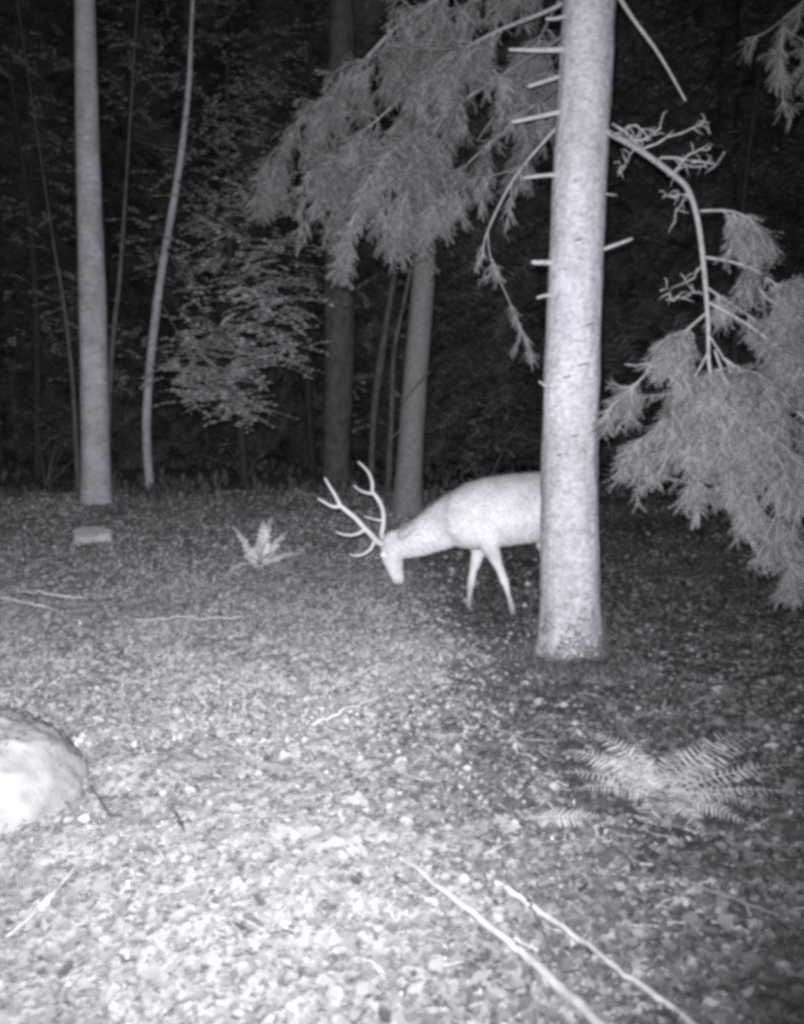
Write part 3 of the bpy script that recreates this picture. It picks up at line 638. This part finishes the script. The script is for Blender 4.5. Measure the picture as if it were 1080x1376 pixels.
# ------------------------------------------------------------------ the stag
def pr(px): return px*7.2/FPX
sb = P(665, 832, 7.2)
stag = empty('stag', (sb[0], 7.2, float(gz(sb[0], 7.2))), 'pale grazing stag with branched antlers, head down, behind the big trunk', 'deer')
def loft(mb, secs, sides=20):                        # (px, py, Y, half height px, half depth m); rings stand across the path
    c = np.array([P(a[0], a[1], a[2]) for a in secs]); T = np.gradient(c, axis=0); T /= np.linalg.norm(T, axis=1)[:, None]
    S = np.tile([0, 1.0, 0], (len(c), 1)); S -= T*(S*T).sum(1)[:, None]; S /= np.linalg.norm(S, axis=1)[:, None]; U = np.cross(S, T)
    th = np.arange(sides)/sides*2*math.pi
    hh = np.array([pr(a[3]) for a in secs]); hd = np.array([a[4] for a in secs])
    V = c[:, None]+U[:, None]*(hh[:, None]*np.cos(th))[..., None]+S[:, None]*(hd[:, None]*np.sin(th))[..., None]
    n = len(c); i = np.arange(n-1)[:, None]*sides; j = np.arange(sides)[None]; j2 = (j+1) % sides
    a = (i+j).ravel(); b_ = (i+j2).ravel(); cc = (i+sides+j2).ravel(); d = (i+sides+j).ravel()
    V = np.concatenate([V.reshape(-1, 3), c[:1], c[-1:]]); jj = np.arange(sides); jn = (jj+1) % sides
    F = np.concatenate([np.stack([a, b_, cc], 1), np.stack([a, cc, d], 1), np.stack([jn, jj, np.full(sides, n*sides)], 1), np.stack([(n-1)*sides+jj, (n-1)*sides+jn, np.full(sides, n*sides+1)], 1)])
    mb.add(V, F)
mb = MB()
loft(mb, [(797, 682, 7.30, 14, .07), (790, 682, 7.30, 30, .15), (772, 682, 7.28, 43, .21), (745, 681, 7.26, 48, .22), (715, 682, 7.23, 47.5, .23), (685, 685, 7.2, 48, .235), (658, 689, 7.18, 47.5, .235), (634, 694, 7.17, 45, .215), (612, 699, 7.16, 38, .17), (600, 701, 7.15, 28, .12)], 28)
loft(mb, [(640, 692, 7.17, 40, .16), (612, 698, 7.16, 36, .15), (594, 706, 7.15, 31, .13), (576, 716, 7.14, 26.5, .11), (558, 724, 7.13, 23.5, .095), (541, 730, 7.12, 21.5, .085), (527, 731, 7.12, 15, .07)], 24)
loft(mb, [(534, 716, 7.12, 8, .05), (530, 724, 7.12, 14.5, .075), (527, 735, 7.11, 16.5, .085), (526, 746, 7.11, 15, .08), (529, 757, 7.11, 13, .062), (532, 768, 7.11, 10.3, .05), (534, 776, 7.11, 8.8, .043), (535.5, 782, 7.11, 7.6, .037), (536, 786, 7.11, 4.5, .024)], 20)
loft(mb, [(648, 705, 7.28, 17, .07), (646, 728, 7.31, 13.5, .065), (641, 747, 7.33, 9, .05), (636, 766, 7.34, 5.6, .036), (634, 775, 7.34, 5.2, .034), (633, 784, 7.35, 5.9, .038), (631.5, 791, 7.35, 4.2, .028), (630.5, 804, 7.35, 3.2, .021), (629.5, 814, 7.35, 4.2, .027), (628.5, 822, 7.35, 4.2, .026)], 14)
loft(mb, [(650, 700, 7.06, 20, .08), (655, 726, 7.05, 15, .07), (663, 746, 7.06, 9.3, .05), (671, 764, 7.07, 6, .037), (674, 772, 7.07, 5.6, .035), (677, 780, 7.08, 6.2, .04), (680, 788, 7.08, 4.4, .029), (684, 803, 7.08, 3.3, .021), (687.5, 816, 7.08, 4.3, .028), (689, 826, 7.08, 4.3, .027)], 14)
loft(mb, [(772, 680, 7.13, 32, .1), (765, 710, 7.12, 26, .10), (760, 735, 7.12, 16, .08), (770, 757, 7.14, 9, .05), (780, 775, 7.15, 6.5, .035), (778, 795, 7.15, 4.6, .026), (776, 812, 7.15, 4, .025), (774, 824, 7.15, 4.5, .027)], 14)
loft(mb, [(765, 680, 7.42, 32, .1), (750, 710, 7.42, 24, .10), (733, 735, 7.42, 14, .08), (742, 753, 7.42, 8.5, .05), (746, 770, 7.42, 6.5, .035), (737, 790, 7.42, 4.5, .026), (729, 808, 7.42, 4, .025), (723, 820, 7.42, 4.3, .027)], 14)
# ears laid back, modelled into the same skin
for Y, dx, dy in ((7.03, 20, -17), (7.2, 10, -20)):
    a = P(536, 722, Y); e = P(536+dx, 722+dy, Y-.02 if Y < 7.1 else Y+.05); t = np.linspace(0, 1, 7)[:, None]
    loft_pts = a+(e-a)*t
    mb.tube(loft_pts, [.022, .032, .036, .034, .028, .02, .012], 12)
# a short tail
mb.tube(np.stack([P(794, 660, 7.3), P(798, 670, 7.3), P(799, 682, 7.3)]), [.03, .03, .015], 8)
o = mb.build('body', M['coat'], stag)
rm = o.modifiers.new('r', 'REMESH'); rm.mode = 'VOXEL'; rm.voxel_size = .011; rm.use_smooth_shade = True
sm = o.modifiers.new('s', 'SMOOTH'); sm.iterations = 7; sm.factor = .5
dg = bpy.context.evaluated_depsgraph_get(); me = bpy.data.meshes.new_from_object(o.evaluated_get(dg)); o.modifiers.clear(); me.name = 'body'; o.data = me
co = np.zeros(len(me.vertices)*3, np.float32); me.vertices.foreach_get('co', co); co = co.reshape(-1, 3)
nrm = np.zeros(len(me.vertices)*3, np.float32); me.vertices.foreach_get('normal', nrm); nrm = nrm.reshape(-1, 3)
co = co+nrm*(.006*(fbm(co[:, 0]*40+co[:, 1]*13, co[:, 2]*40, 5)-.5)[:, None]); me.vertices.foreach_set('co', co.ravel()); me.update()
def z3(x, y, Y): return P(400+x/3, 590+y/3, Y)
def at(px, py, Y=7.1): return P(px, py, Y)
def near(c, r, ax=(0, 2)): return np.exp(-(((co[:, ax[0]]-c[0])**2+(co[:, ax[1]]-c[2])**2)/(r*r)))
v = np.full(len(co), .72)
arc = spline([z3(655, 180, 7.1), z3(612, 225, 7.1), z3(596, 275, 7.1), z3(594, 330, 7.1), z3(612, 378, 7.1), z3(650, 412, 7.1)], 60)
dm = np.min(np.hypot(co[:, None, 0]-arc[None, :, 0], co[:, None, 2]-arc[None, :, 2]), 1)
v *= 1-.30*np.exp(-(dm/.028)**2)          # mane edge, with the shade of the neck crease darkened into the coat
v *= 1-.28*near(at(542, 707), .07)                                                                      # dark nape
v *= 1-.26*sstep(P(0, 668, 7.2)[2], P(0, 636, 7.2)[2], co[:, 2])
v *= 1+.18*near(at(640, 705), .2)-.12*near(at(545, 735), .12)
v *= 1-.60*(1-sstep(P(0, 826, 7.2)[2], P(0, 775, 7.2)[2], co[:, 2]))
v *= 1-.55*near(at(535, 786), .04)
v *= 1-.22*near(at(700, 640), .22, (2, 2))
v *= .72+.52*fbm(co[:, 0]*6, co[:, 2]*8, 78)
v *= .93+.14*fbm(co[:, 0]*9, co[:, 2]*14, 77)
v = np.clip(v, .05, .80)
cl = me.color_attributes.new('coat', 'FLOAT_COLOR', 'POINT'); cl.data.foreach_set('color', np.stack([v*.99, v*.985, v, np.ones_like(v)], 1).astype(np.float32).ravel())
# the coat itself: short hairs lying back along the body
nh = 60000
pc = np.zeros(len(me.polygons)*3, np.float32); me.polygons.foreach_get('center', pc); pc = pc.reshape(-1, 3)
pn = np.zeros(len(me.polygons)*3, np.float32); me.polygons.foreach_get('normal', pn); pn = pn.reshape(-1, 3)
pvx = np.zeros(len(me.loops), np.int32); me.loops.foreach_get('vertex_index', pvx); ls = np.zeros(len(me.polygons), np.int32); me.polygons.foreach_get('loop_start', ls)
pi_ = rng.integers(0, len(pc), nh); hp = pc[pi_]+rng.normal(0, .004, (nh, 3)); hn = pn[pi_]
flow = np.array([.75, 0, -.65])+rng.normal(0, .22, (nh, 3)); flow -= hn*(flow*hn).sum(1)[:, None]; leg = hp[:, 2] < P(0, 745, 7.2)[2]
hl = np.where(leg, .008, .022)*rng.uniform(.6, 1.3, nh)*np.where((hp[:, 0] < P(605, 0, 7.2)[0]) & (hp[:, 0] > P(545, 0, 7.2)[0]), 1.6, 1)
hd = flow/(np.linalg.norm(flow, axis=1)[:, None]+1e-6)+hn*.32
hs_ = np.cross(hd, hn); hs_ /= np.linalg.norm(hs_, axis=1)[:, None]+1e-6; hw = .0028
HV = np.stack([hp-hs_*hw, hp+hs_*hw, hp+hd*hl[:, None]], 1).reshape(-1, 3)
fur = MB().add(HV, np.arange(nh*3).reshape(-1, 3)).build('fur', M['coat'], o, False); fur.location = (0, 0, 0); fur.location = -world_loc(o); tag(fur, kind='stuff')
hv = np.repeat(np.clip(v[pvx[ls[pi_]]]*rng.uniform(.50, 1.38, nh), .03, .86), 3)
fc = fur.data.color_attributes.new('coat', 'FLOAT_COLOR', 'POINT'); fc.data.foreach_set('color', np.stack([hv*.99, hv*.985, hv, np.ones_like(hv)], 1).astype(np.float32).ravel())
def part_tube(name, pts, rad, mat, parent, sides=8):
    return MB().tube(pts, rad, sides).build(name, M[mat], parent)
def antler(beams):
    m_ = MB()
    for pts, r0, r1 in beams:
        q = spline([z3(*p) for p in pts], 18); rr = 1.3*np.linspace(r0, r1, 18); rr[-1] *= .5; m_.tube(q, rr, 9, True, .06)
    m_.build('antler', M['antler'], stag)
antler([([(345, 425, 7.06), (322, 415, 7.02), (295, 385, 6.98), (265, 355, 6.95), (232, 318, 6.93), (195, 288, 6.92), (172, 268, 6.92)], .020, .013),
        ([(172, 270, 6.92), (150, 225, 6.9), (128, 190, 6.9), (108, 155, 6.9)], .013, .005), ([(178, 272, 6.92), (140, 272, 6.9), (108, 255, 6.9), (80, 238, 6.9)], .012, .005),
        ([(308, 415, 7.0), (292, 445, 6.96), (262, 465, 6.93), (232, 471, 6.92), (208, 464, 6.92)], .012, .005), ([(270, 365, 6.96), (240, 382, 6.92), (200, 388, 6.9), (152, 374, 6.9)], .012, .005)])
antler([([(350, 415, 7.16), (338, 385, 7.2), (346, 335, 7.24), (342, 285, 7.27), (325, 245, 7.28), (300, 212, 7.29)], .018, .012),
        ([(300, 214, 7.29), (300, 175, 7.3), (285, 135, 7.32), (262, 108, 7.33), (242, 90, 7.34)], .012, .005), ([(302, 220, 7.29), (275, 216, 7.28), (248, 205, 7.27), (225, 186, 7.27)], .010, .005),
        ([(346, 328, 7.24), (320, 326, 7.22), (295, 320, 7.2), (268, 312, 7.2)], .009, .004)])
def ball(c, r, n=10):
    th = np.linspace(0, math.pi, n); return np.stack([np.full(n, c[0]), np.full(n, c[1]), c[2]+r*np.cos(th)], 1), r*np.sin(th)+1e-4
for c in (P(514.5, 745.5, 7.045), P(516, 745.5, 7.185)):
    p_, r_ = ball(c, .021); part_tube('eye', p_, r_, 'eye', stag, 12)
for hx, hy, Y in ((628, 826, 7.35), (690, 831, 7.08), (773, 828, 7.15), (721, 824, 7.42)):
    a = P(hx, hy-3, Y); g_ = float(gz(a[0], a[1]))
    part_tube('hoof', np.array([[a[0], a[1], max(a[2], g_+.055)], [a[0]-.008, a[1], g_+.03], [a[0]-.015, a[1], g_-.01]]), [.026, .034, .038], 'hoof', stag, 10)

# ------------------------------------------------------------------ ferns
def frond(base, tip, lift, wid, parent, mat='fern', n=22, label=None, roll=0.0, pw=1.0):
    base = np.asarray(base); tip = np.asarray(tip); midp = (base+tip)/2+np.array([0, 0, lift]); t = np.linspace(0, 1, n)[:, None]
    pts = base*(1-t)**2+midp*2*t*(1-t)+tip*t**2; T = np.gradient(pts, axis=0); T /= np.linalg.norm(T, axis=1)[:, None]
    up = np.array([rng.normal(0, .2)+roll, -.35, 1.0]); lat = np.cross(T, up); lat /= np.linalg.norm(lat, axis=1)[:, None]; N = np.cross(lat, T)
    m_ = MB(); m_.tube(pts, np.linspace(.0035, .001, n), 4, False)
    pv = np.array([[-.06, 0, 0], [.06, 0, 0], [-.10, .35, .02], [.10, .35, .02], [-.07, .7, .0], [.07, .7, .0], [0, 1, -.05]]); pv = pv*[pw, 1, 1]; pf = np.array([[0, 1, 3], [0, 3, 2], [2, 3, 5], [2, 5, 4], [4, 5, 6]])
    for sgn in (-1, 1):
        k = np.arange(2, n-1); u = k/(n-1); ln = wid*np.interp(u, [0, .12, .35, .7, 1], [.3, .75, 1, .7, .08])*rng.uniform(.85, 1.1, len(k))
        D = lat[k]*sgn+T[k]*.45+rng.normal(0, .08, (len(k), 3))-[0, 0, .12]; Mx = basis(D, N[k]+rng.normal(0, .15, (len(k), 3)))*ln[:, None, None]
        m_.inst(pv, pf, Mx, pts[k])
    o = m_.build('frond', M[mat], parent, False)
    if label: o['label'] = label
    return o
fb = G(888, 1078); fern = empty('fern', fb, 'large low fern with spreading fronds, lower right in front of the big trunk', 'fern')
for tx, ty, Yf, lift, w in [(757, 1038, 3.45, .06, .075), (762, 1008, 3.75, .08, .085), (790, 985, 3.85, .12, .075), (832, 972, 3.9, .08, .05), (1000, 983, 3.9, .12, .085), (1040, 980, 3.95, .10, .07), (1068, 1028, 3.65, .07, .06),
                            (1070, 1066, 3.4, .05, .05), (1010, 1110, 3.25, .06, .07), (950, 1125, 3.2, .08, .07), (868, 1120, 3.15, .10, .07), (930, 1010, 3.8, .16, .06), (775, 1060, 3.4, .07, .07), (985, 1030, 3.7, .14, .07), (840, 1010, 3.75, .12, .07), (900, 1120, 3.2, .12, .06), (800, 1020, 3.65, .12, .08), (1025, 1085, 3.35, .07, .06)]:
    frond(fb+rng.normal(0, .015, 3)*[1, 1, .2]+[0, 0, .01], P(tx, ty, Yf), lift, w, fern)
for k in range(5):                                   # pale crumpled old leaves at its heart
    a = fb+np.array([rng.normal(.03, .06), rng.normal(-.03, .05), .045]); dl = dead_leaf(30+k)
    V = dl.V[0]*np.array([.11, .10, .10])*rng.uniform(.8, 1.2); an = rng.uniform(0, 6.28); R_ = np.array([[math.cos(an), -math.sin(an), 0], [math.sin(an), math.cos(an), 0], [0, 0, 1]])
    MB().add(V@R_.T+a, dl.F[0]).build('dead_leaf', M['stick'], fern)
f2 = G(705, 1104); fern2 = empty('fern', f2, 'single pale dead fern frond lying left of the large fern', 'fern')
frond(f2, G(825, 1112, .03), .05, .07, fern2, 'fern')
frond(f2, G(690, 1090, .05), .03, .03, fern2, 'fern')
f3 = G(346, 764); fern3 = empty('fern', f3, 'small upright fern in the middle ground left of the antlers', 'fern')
for tx, ty, dY, lift, w in [(311, 706, -.1, .10, .05), (354, 698, .2, .05, .06), (366, 694, .3, .06, .05), (388, 713, .2, .10, .06), (412, 744, .1, .10, .05), (328, 752, -.25, .12, .06), (348, 720, -.1, .05, .09), (362, 722, -.1, .05, .09), (338, 735, -.2, .1, .07), (372, 745, -.2, .1, .07), (303, 775, -.3, .16, .04)]:
    frond(f3+rng.normal(0, .03, 3)*[1, 1, 0], P(tx, ty, f3[1]+dY), lift*1.1, w*1.5, fern3, 'small_fern', 16, pw=2.4)
# little dark plant beside the hind legs of the stag
f4 = G(712, 838); pl = empty('forest_plant', f4, 'small dark plant with two leaves coloured pale as glints at the foot of the big trunk', 'plant')
m_ = MB()
for tx, ty in ((706, 770), (716, 778), (698, 795), (722, 800)): m_.tube(spline([f4, (f4+P(tx, ty, f4[1]))/2+rng.normal(0, .02, 3), P(tx, ty, f4[1])], 8), .004, 4)
m_.build('stem', M['dark_bark'], pl)
for tx, ty, mt in ((705, 785, 'fern'), (701, 812, 'fern'), (715, 770, 'grass_dark'), (718, 790, 'grass_dark'), (697, 800, 'grass_dark'), (722, 805, 'grass_dark')):  # two leaves take the paler fern colour as painted glints
    a = P(tx, ty, f4[1]-.02); MB().inst(curled(3), LEAFF, basis(rng.normal(size=(1, 3)), np.array([[0, -1, .4]]))*.055, a[None]).build('leaf', M[mt], pl, False)

# ------------------------------------------------------------------ stones, stump, sticks
def rock(name, c, rad, mat, label, cat, seed, lumps=.18):
    n, mth = 90, 60; ph = np.linspace(0, math.pi, mth); th = np.arange(n)/n*2*math.pi; PH, TH = np.meshgrid(ph, th, indexing='ij')
    d = np.stack([np.sin(PH)*np.cos(TH), np.sin(PH)*np.sin(TH), np.cos(PH)], 2)
    q = np.sign(d)*np.abs(d)**1.12; q /= (np.abs(q)**1.75).sum(2, keepdims=True)**(1/1.75)
    def f3(k, sd, o): return (fbm(d[..., 0]*k+9+seed, d[..., 1]*k+5, sd, o)+fbm(d[..., 1]*k+3, d[..., 2]*k+seed, sd+5, o)+fbm(d[..., 2]*k+7, d[..., 0]*k+2, sd+9, o)-1.5)/1.5
    r = 1+lumps*2*f3(1.7, seed, 2)+.13*f3(5.5, seed+4, 3)+.05*f3(19, seed+6, 2)
    V = (q*r[..., None]*np.asarray(rad)+np.asarray(c)).reshape(-1, 3)
    i = np.arange(mth-1)[:, None]*n; j = np.arange(n)[None]; j2 = (j+1) % n; a = (i+j).ravel(); b_ = (i+j2).ravel(); cc = (i+n+j2).ravel(); dd = (i+n+j).ravel()
    return tag(MB().add(V, np.concatenate([np.stack([a, cc, b_], 1), np.stack([a, dd, cc], 1)])).build(name, M[mat]), label, cat)
bc = G(14, 1088); bc = G(-16, 1072)
bo = rock('boulder', bc+[-.04, .0, -.05], (.39, .56, .34), 'stone', 'low rough pale boulder glaring in the flash at the left edge', 'rock', 3, .16)
mb = MB(); n = 900; an = rng.uniform(-3.3, .5, n); q = 1.0+np.abs(rng.normal(0, .16, n)); xx = bc[0]-.04+.35*q*np.cos(an); yy = bc[1]+.47*q*np.sin(an); lay_leaves(mb, xx, yy, rng.uniform(.02, .045, n), .7, .02+.07*np.exp(-(q-1)/.06))
bv = np.zeros(len(bo.data.vertices)*3, np.float32); bo.data.vertices.foreach_get('co', bv); bv = bv.reshape(-1, 3)
bn = np.zeros(len(bo.data.vertices)*3, np.float32); bo.data.vertices.foreach_get('normal', bn); bn = bn.reshape(-1, 3)
ok = np.where((bn[:, 2] > .25) & (fbm(bv[:, 0]*5, bv[:, 1]*5, 8) > .45))[0]; ok = ok[rng.integers(0, len(ok), 420)]
Dl = np.cross(bn[ok], rng.normal(size=(420, 3))); Ml = basis(Dl, bn[ok]+rng.normal(0, .3, (420, 3)))*rng.uniform(.012, .04, 420)[:, None, None]
mb.inst(curled(2), LEAFF, Ml, bv[ok]+bn[ok]*.004)
tag(mb.build('leaf_litter', M['litter_pale'], None, True), 'pale leaves heaped against the foot of the boulder', 'leaf litter', kind='stuff')
mc = G(58, 1160); rock('stone', mc+[0, 0, .0], (.045, .04, .03), 'stone', 'small round pale stone at the foot of the boulder', 'rock', 9)
# cut stump by the pine
st = G(119, 730); stump = empty('tree_stump', st, 'small pale sawn stump in front of the pine trunk', 'stump')
hw = 26*st[1]/FPX; m_ = MB(); th = np.arange(24)/24*2*math.pi
rr = hw*(1+.10*np.sin(th*3+1)+rng.normal(0, .02, 24)); prof = [(-.05, 1.12), (.05, 1.03), (.12, 1.0)]
V = np.concatenate([np.stack([st[0]+rr*k*np.cos(th), st[1]+.06+.34*rr*k*np.sin(th), np.full(24, st[2]+z)+.045*np.sin(th)*(z > .1)], 1) for z, k in prof]); F = []
for i in range(2):
    for j in range(24): a = i*24+j; b_ = i*24+(j+1) % 24; F += [[a, b_, b_+24], [a, b_+24, a+24]]
m_.add(V, np.array(F)); m_.build('bark', M['cut'], stump)
top = V[48:]*1.0; m_ = MB(); ctr = top.mean(0)
VV = np.concatenate([top+[0, 0, .003], [ctr+[0, 0, .012]]]); m_.add(VV, np.array([[j, (j+1) % 24, 24] for j in range(24)])); m_.build('cut_face', M['cut'], stump)

def stick(label, pts, r, mat='stick', name='stick', dz=None, forks=(), n=26, cat='stick'):
    dz = dz if dz is not None else [.035]*len(pts)
    r = list(r) if np.ndim(r) else [r, r*.7]
    def path(pt, dzs, n):
        q = np.array([G(a, b_, z) for (a, b_), z in zip(pt, dzs)]); q = spline(q, n); q += rng.normal(0, .003, q.shape)
        q[:, 2] = np.maximum(q[:, 2], gz(q[:, 0], q[:, 1])+(.014 if q[0, 1] < 4 else .05)); return q
    q = path(pts, dz, n); root = empty(name, q[0], label, cat)
    m_ = MB().tube(q, np.linspace(r[0], r[1], n)*(1+rng.normal(0, .05, n)), 9, True, .12); m_.build('stem', M[mat], root)
    for fp, fr in forks:
        q2 = path(fp, [.02]*len(fp), 12); MB().tube(q2, np.linspace(fr, fr*.6, 12), 7, True, .1).build('side_twig', M[mat], root)
stick('long pale forked stick at the bottom, the left and thicker of the two', [(533, 1151), (600, 1200), (680, 1265), (730, 1308), (830, 1400)], (.008, .016), dz=[.04, .04, .04, .04, .04],
      forks=[(((722, 1300), (740, 1335), (775, 1400)), .009), (((690, 1262), (715, 1272), (735, 1284)), .006)])
stick('long pale stick at the bottom right of the forked one', [(665, 1184), (720, 1222), (785, 1268), (850, 1316), (945, 1392)], (.009, .0085), forks=[(((783, 1266), (790, 1252), (796, 1240)), .004)])
stick('thin dark twig crossing between the two long sticks', [(708, 1208), (728, 1250), (742, 1308)], .004, 'dark_stick', 'twig', cat='twig')
stick('pale curved stick on the ground at the left edge, in front of the stump', [(-10, 803), (40, 812), (75, 822), (108, 842)], (.016, .010), 'pale_stick')
stick('thin straight stick just behind the curved one at the left edge', [(22, 797), (60, 799), (110, 806)], (.010, .008), 'pale_stick')
stick('pale peeled twig with torn bark at the lower left corner', [(8, 1260), (45, 1228), (90, 1180), (117, 1155), (140, 1162)], (.006, .005), dz=[.03, .04, .05, .05, .03], name='twig', cat='twig',
      forks=[(((55, 1222), (68, 1208), (80, 1192)), .017)])
stick('dark strip for the shadow along the edge of the boulder', [(100, 1028), (125, 1062), (150, 1100)], .007, 'dark_stick')  # shadow of the boulder's edge, laid as a dark strip
stick('short dark twig lying in the bright leaves right of the boulder', [(228, 1083), (240, 1098), (248, 1118)], .006, 'dark_stick', 'twig', cat='twig')
stick('stubby dark twig piece in the bright leaves near the bottom middle', [(330, 1230), (342, 1238), (352, 1244)], .008, 'dark_stick', 'twig', cat='twig')
stick('grey stick at the right edge below the large fern', [(925, 1188), (980, 1208), (1050, 1231)], .006, 'grey_stick')
stick('grey stick lying left of the large fern', [(650, 978), (690, 992), (748, 1001)], .007, 'grey_stick')
stick('thin pale twig in the bright ground below the stag', [(420, 978), (460, 958), (508, 938)], .006, 'pale_stick', 'twig', cat='twig')
stick('thin pale twig lying in the lower middle of the clearing', [(375, 1328), (430, 1308), (462, 1302)], .004, 'dark_stick', 'twig', cat='twig')
stick('long thin straight twig in the left middle ground', [(180, 834), (250, 833), (330, 832)], .006, 'pale_stick', 'twig', cat='twig')
stick('dim bent branch in the dark under the right bough', [(972, 738), (955, 768), (930, 780), (895, 778)], .010, 'grey_stick', 'branch', cat='branch')
# a thicket that closes the wood behind the clearing
mb = MB(); n = 9000; x = rng.uniform(-26, 26, n); y = rng.uniform(19, 31, n); h = rng.uniform(0, 1, n)**1.4*3.2*(.5+fbm(x*.5, y*.5, 33))
T = np.stack([x, y, gz(x, y)+h], 1); D = rand_dirs(n, .2); Mx = basis(D, rand_dirs(n))*rng.uniform(.35, .8, n)[:, None, None]
for k in range(4):
    q = np.arange(n) % 4 == k; mb.inst(TW[k][0]*np.array([1.6, 1, 1.6]), TW[k][1], Mx[q], T[q])
tag(mb.build('thicket', M['far_needle'], None, False), 'dark young growth closing the wood behind the clearing', 'thicket', kind='stuff')
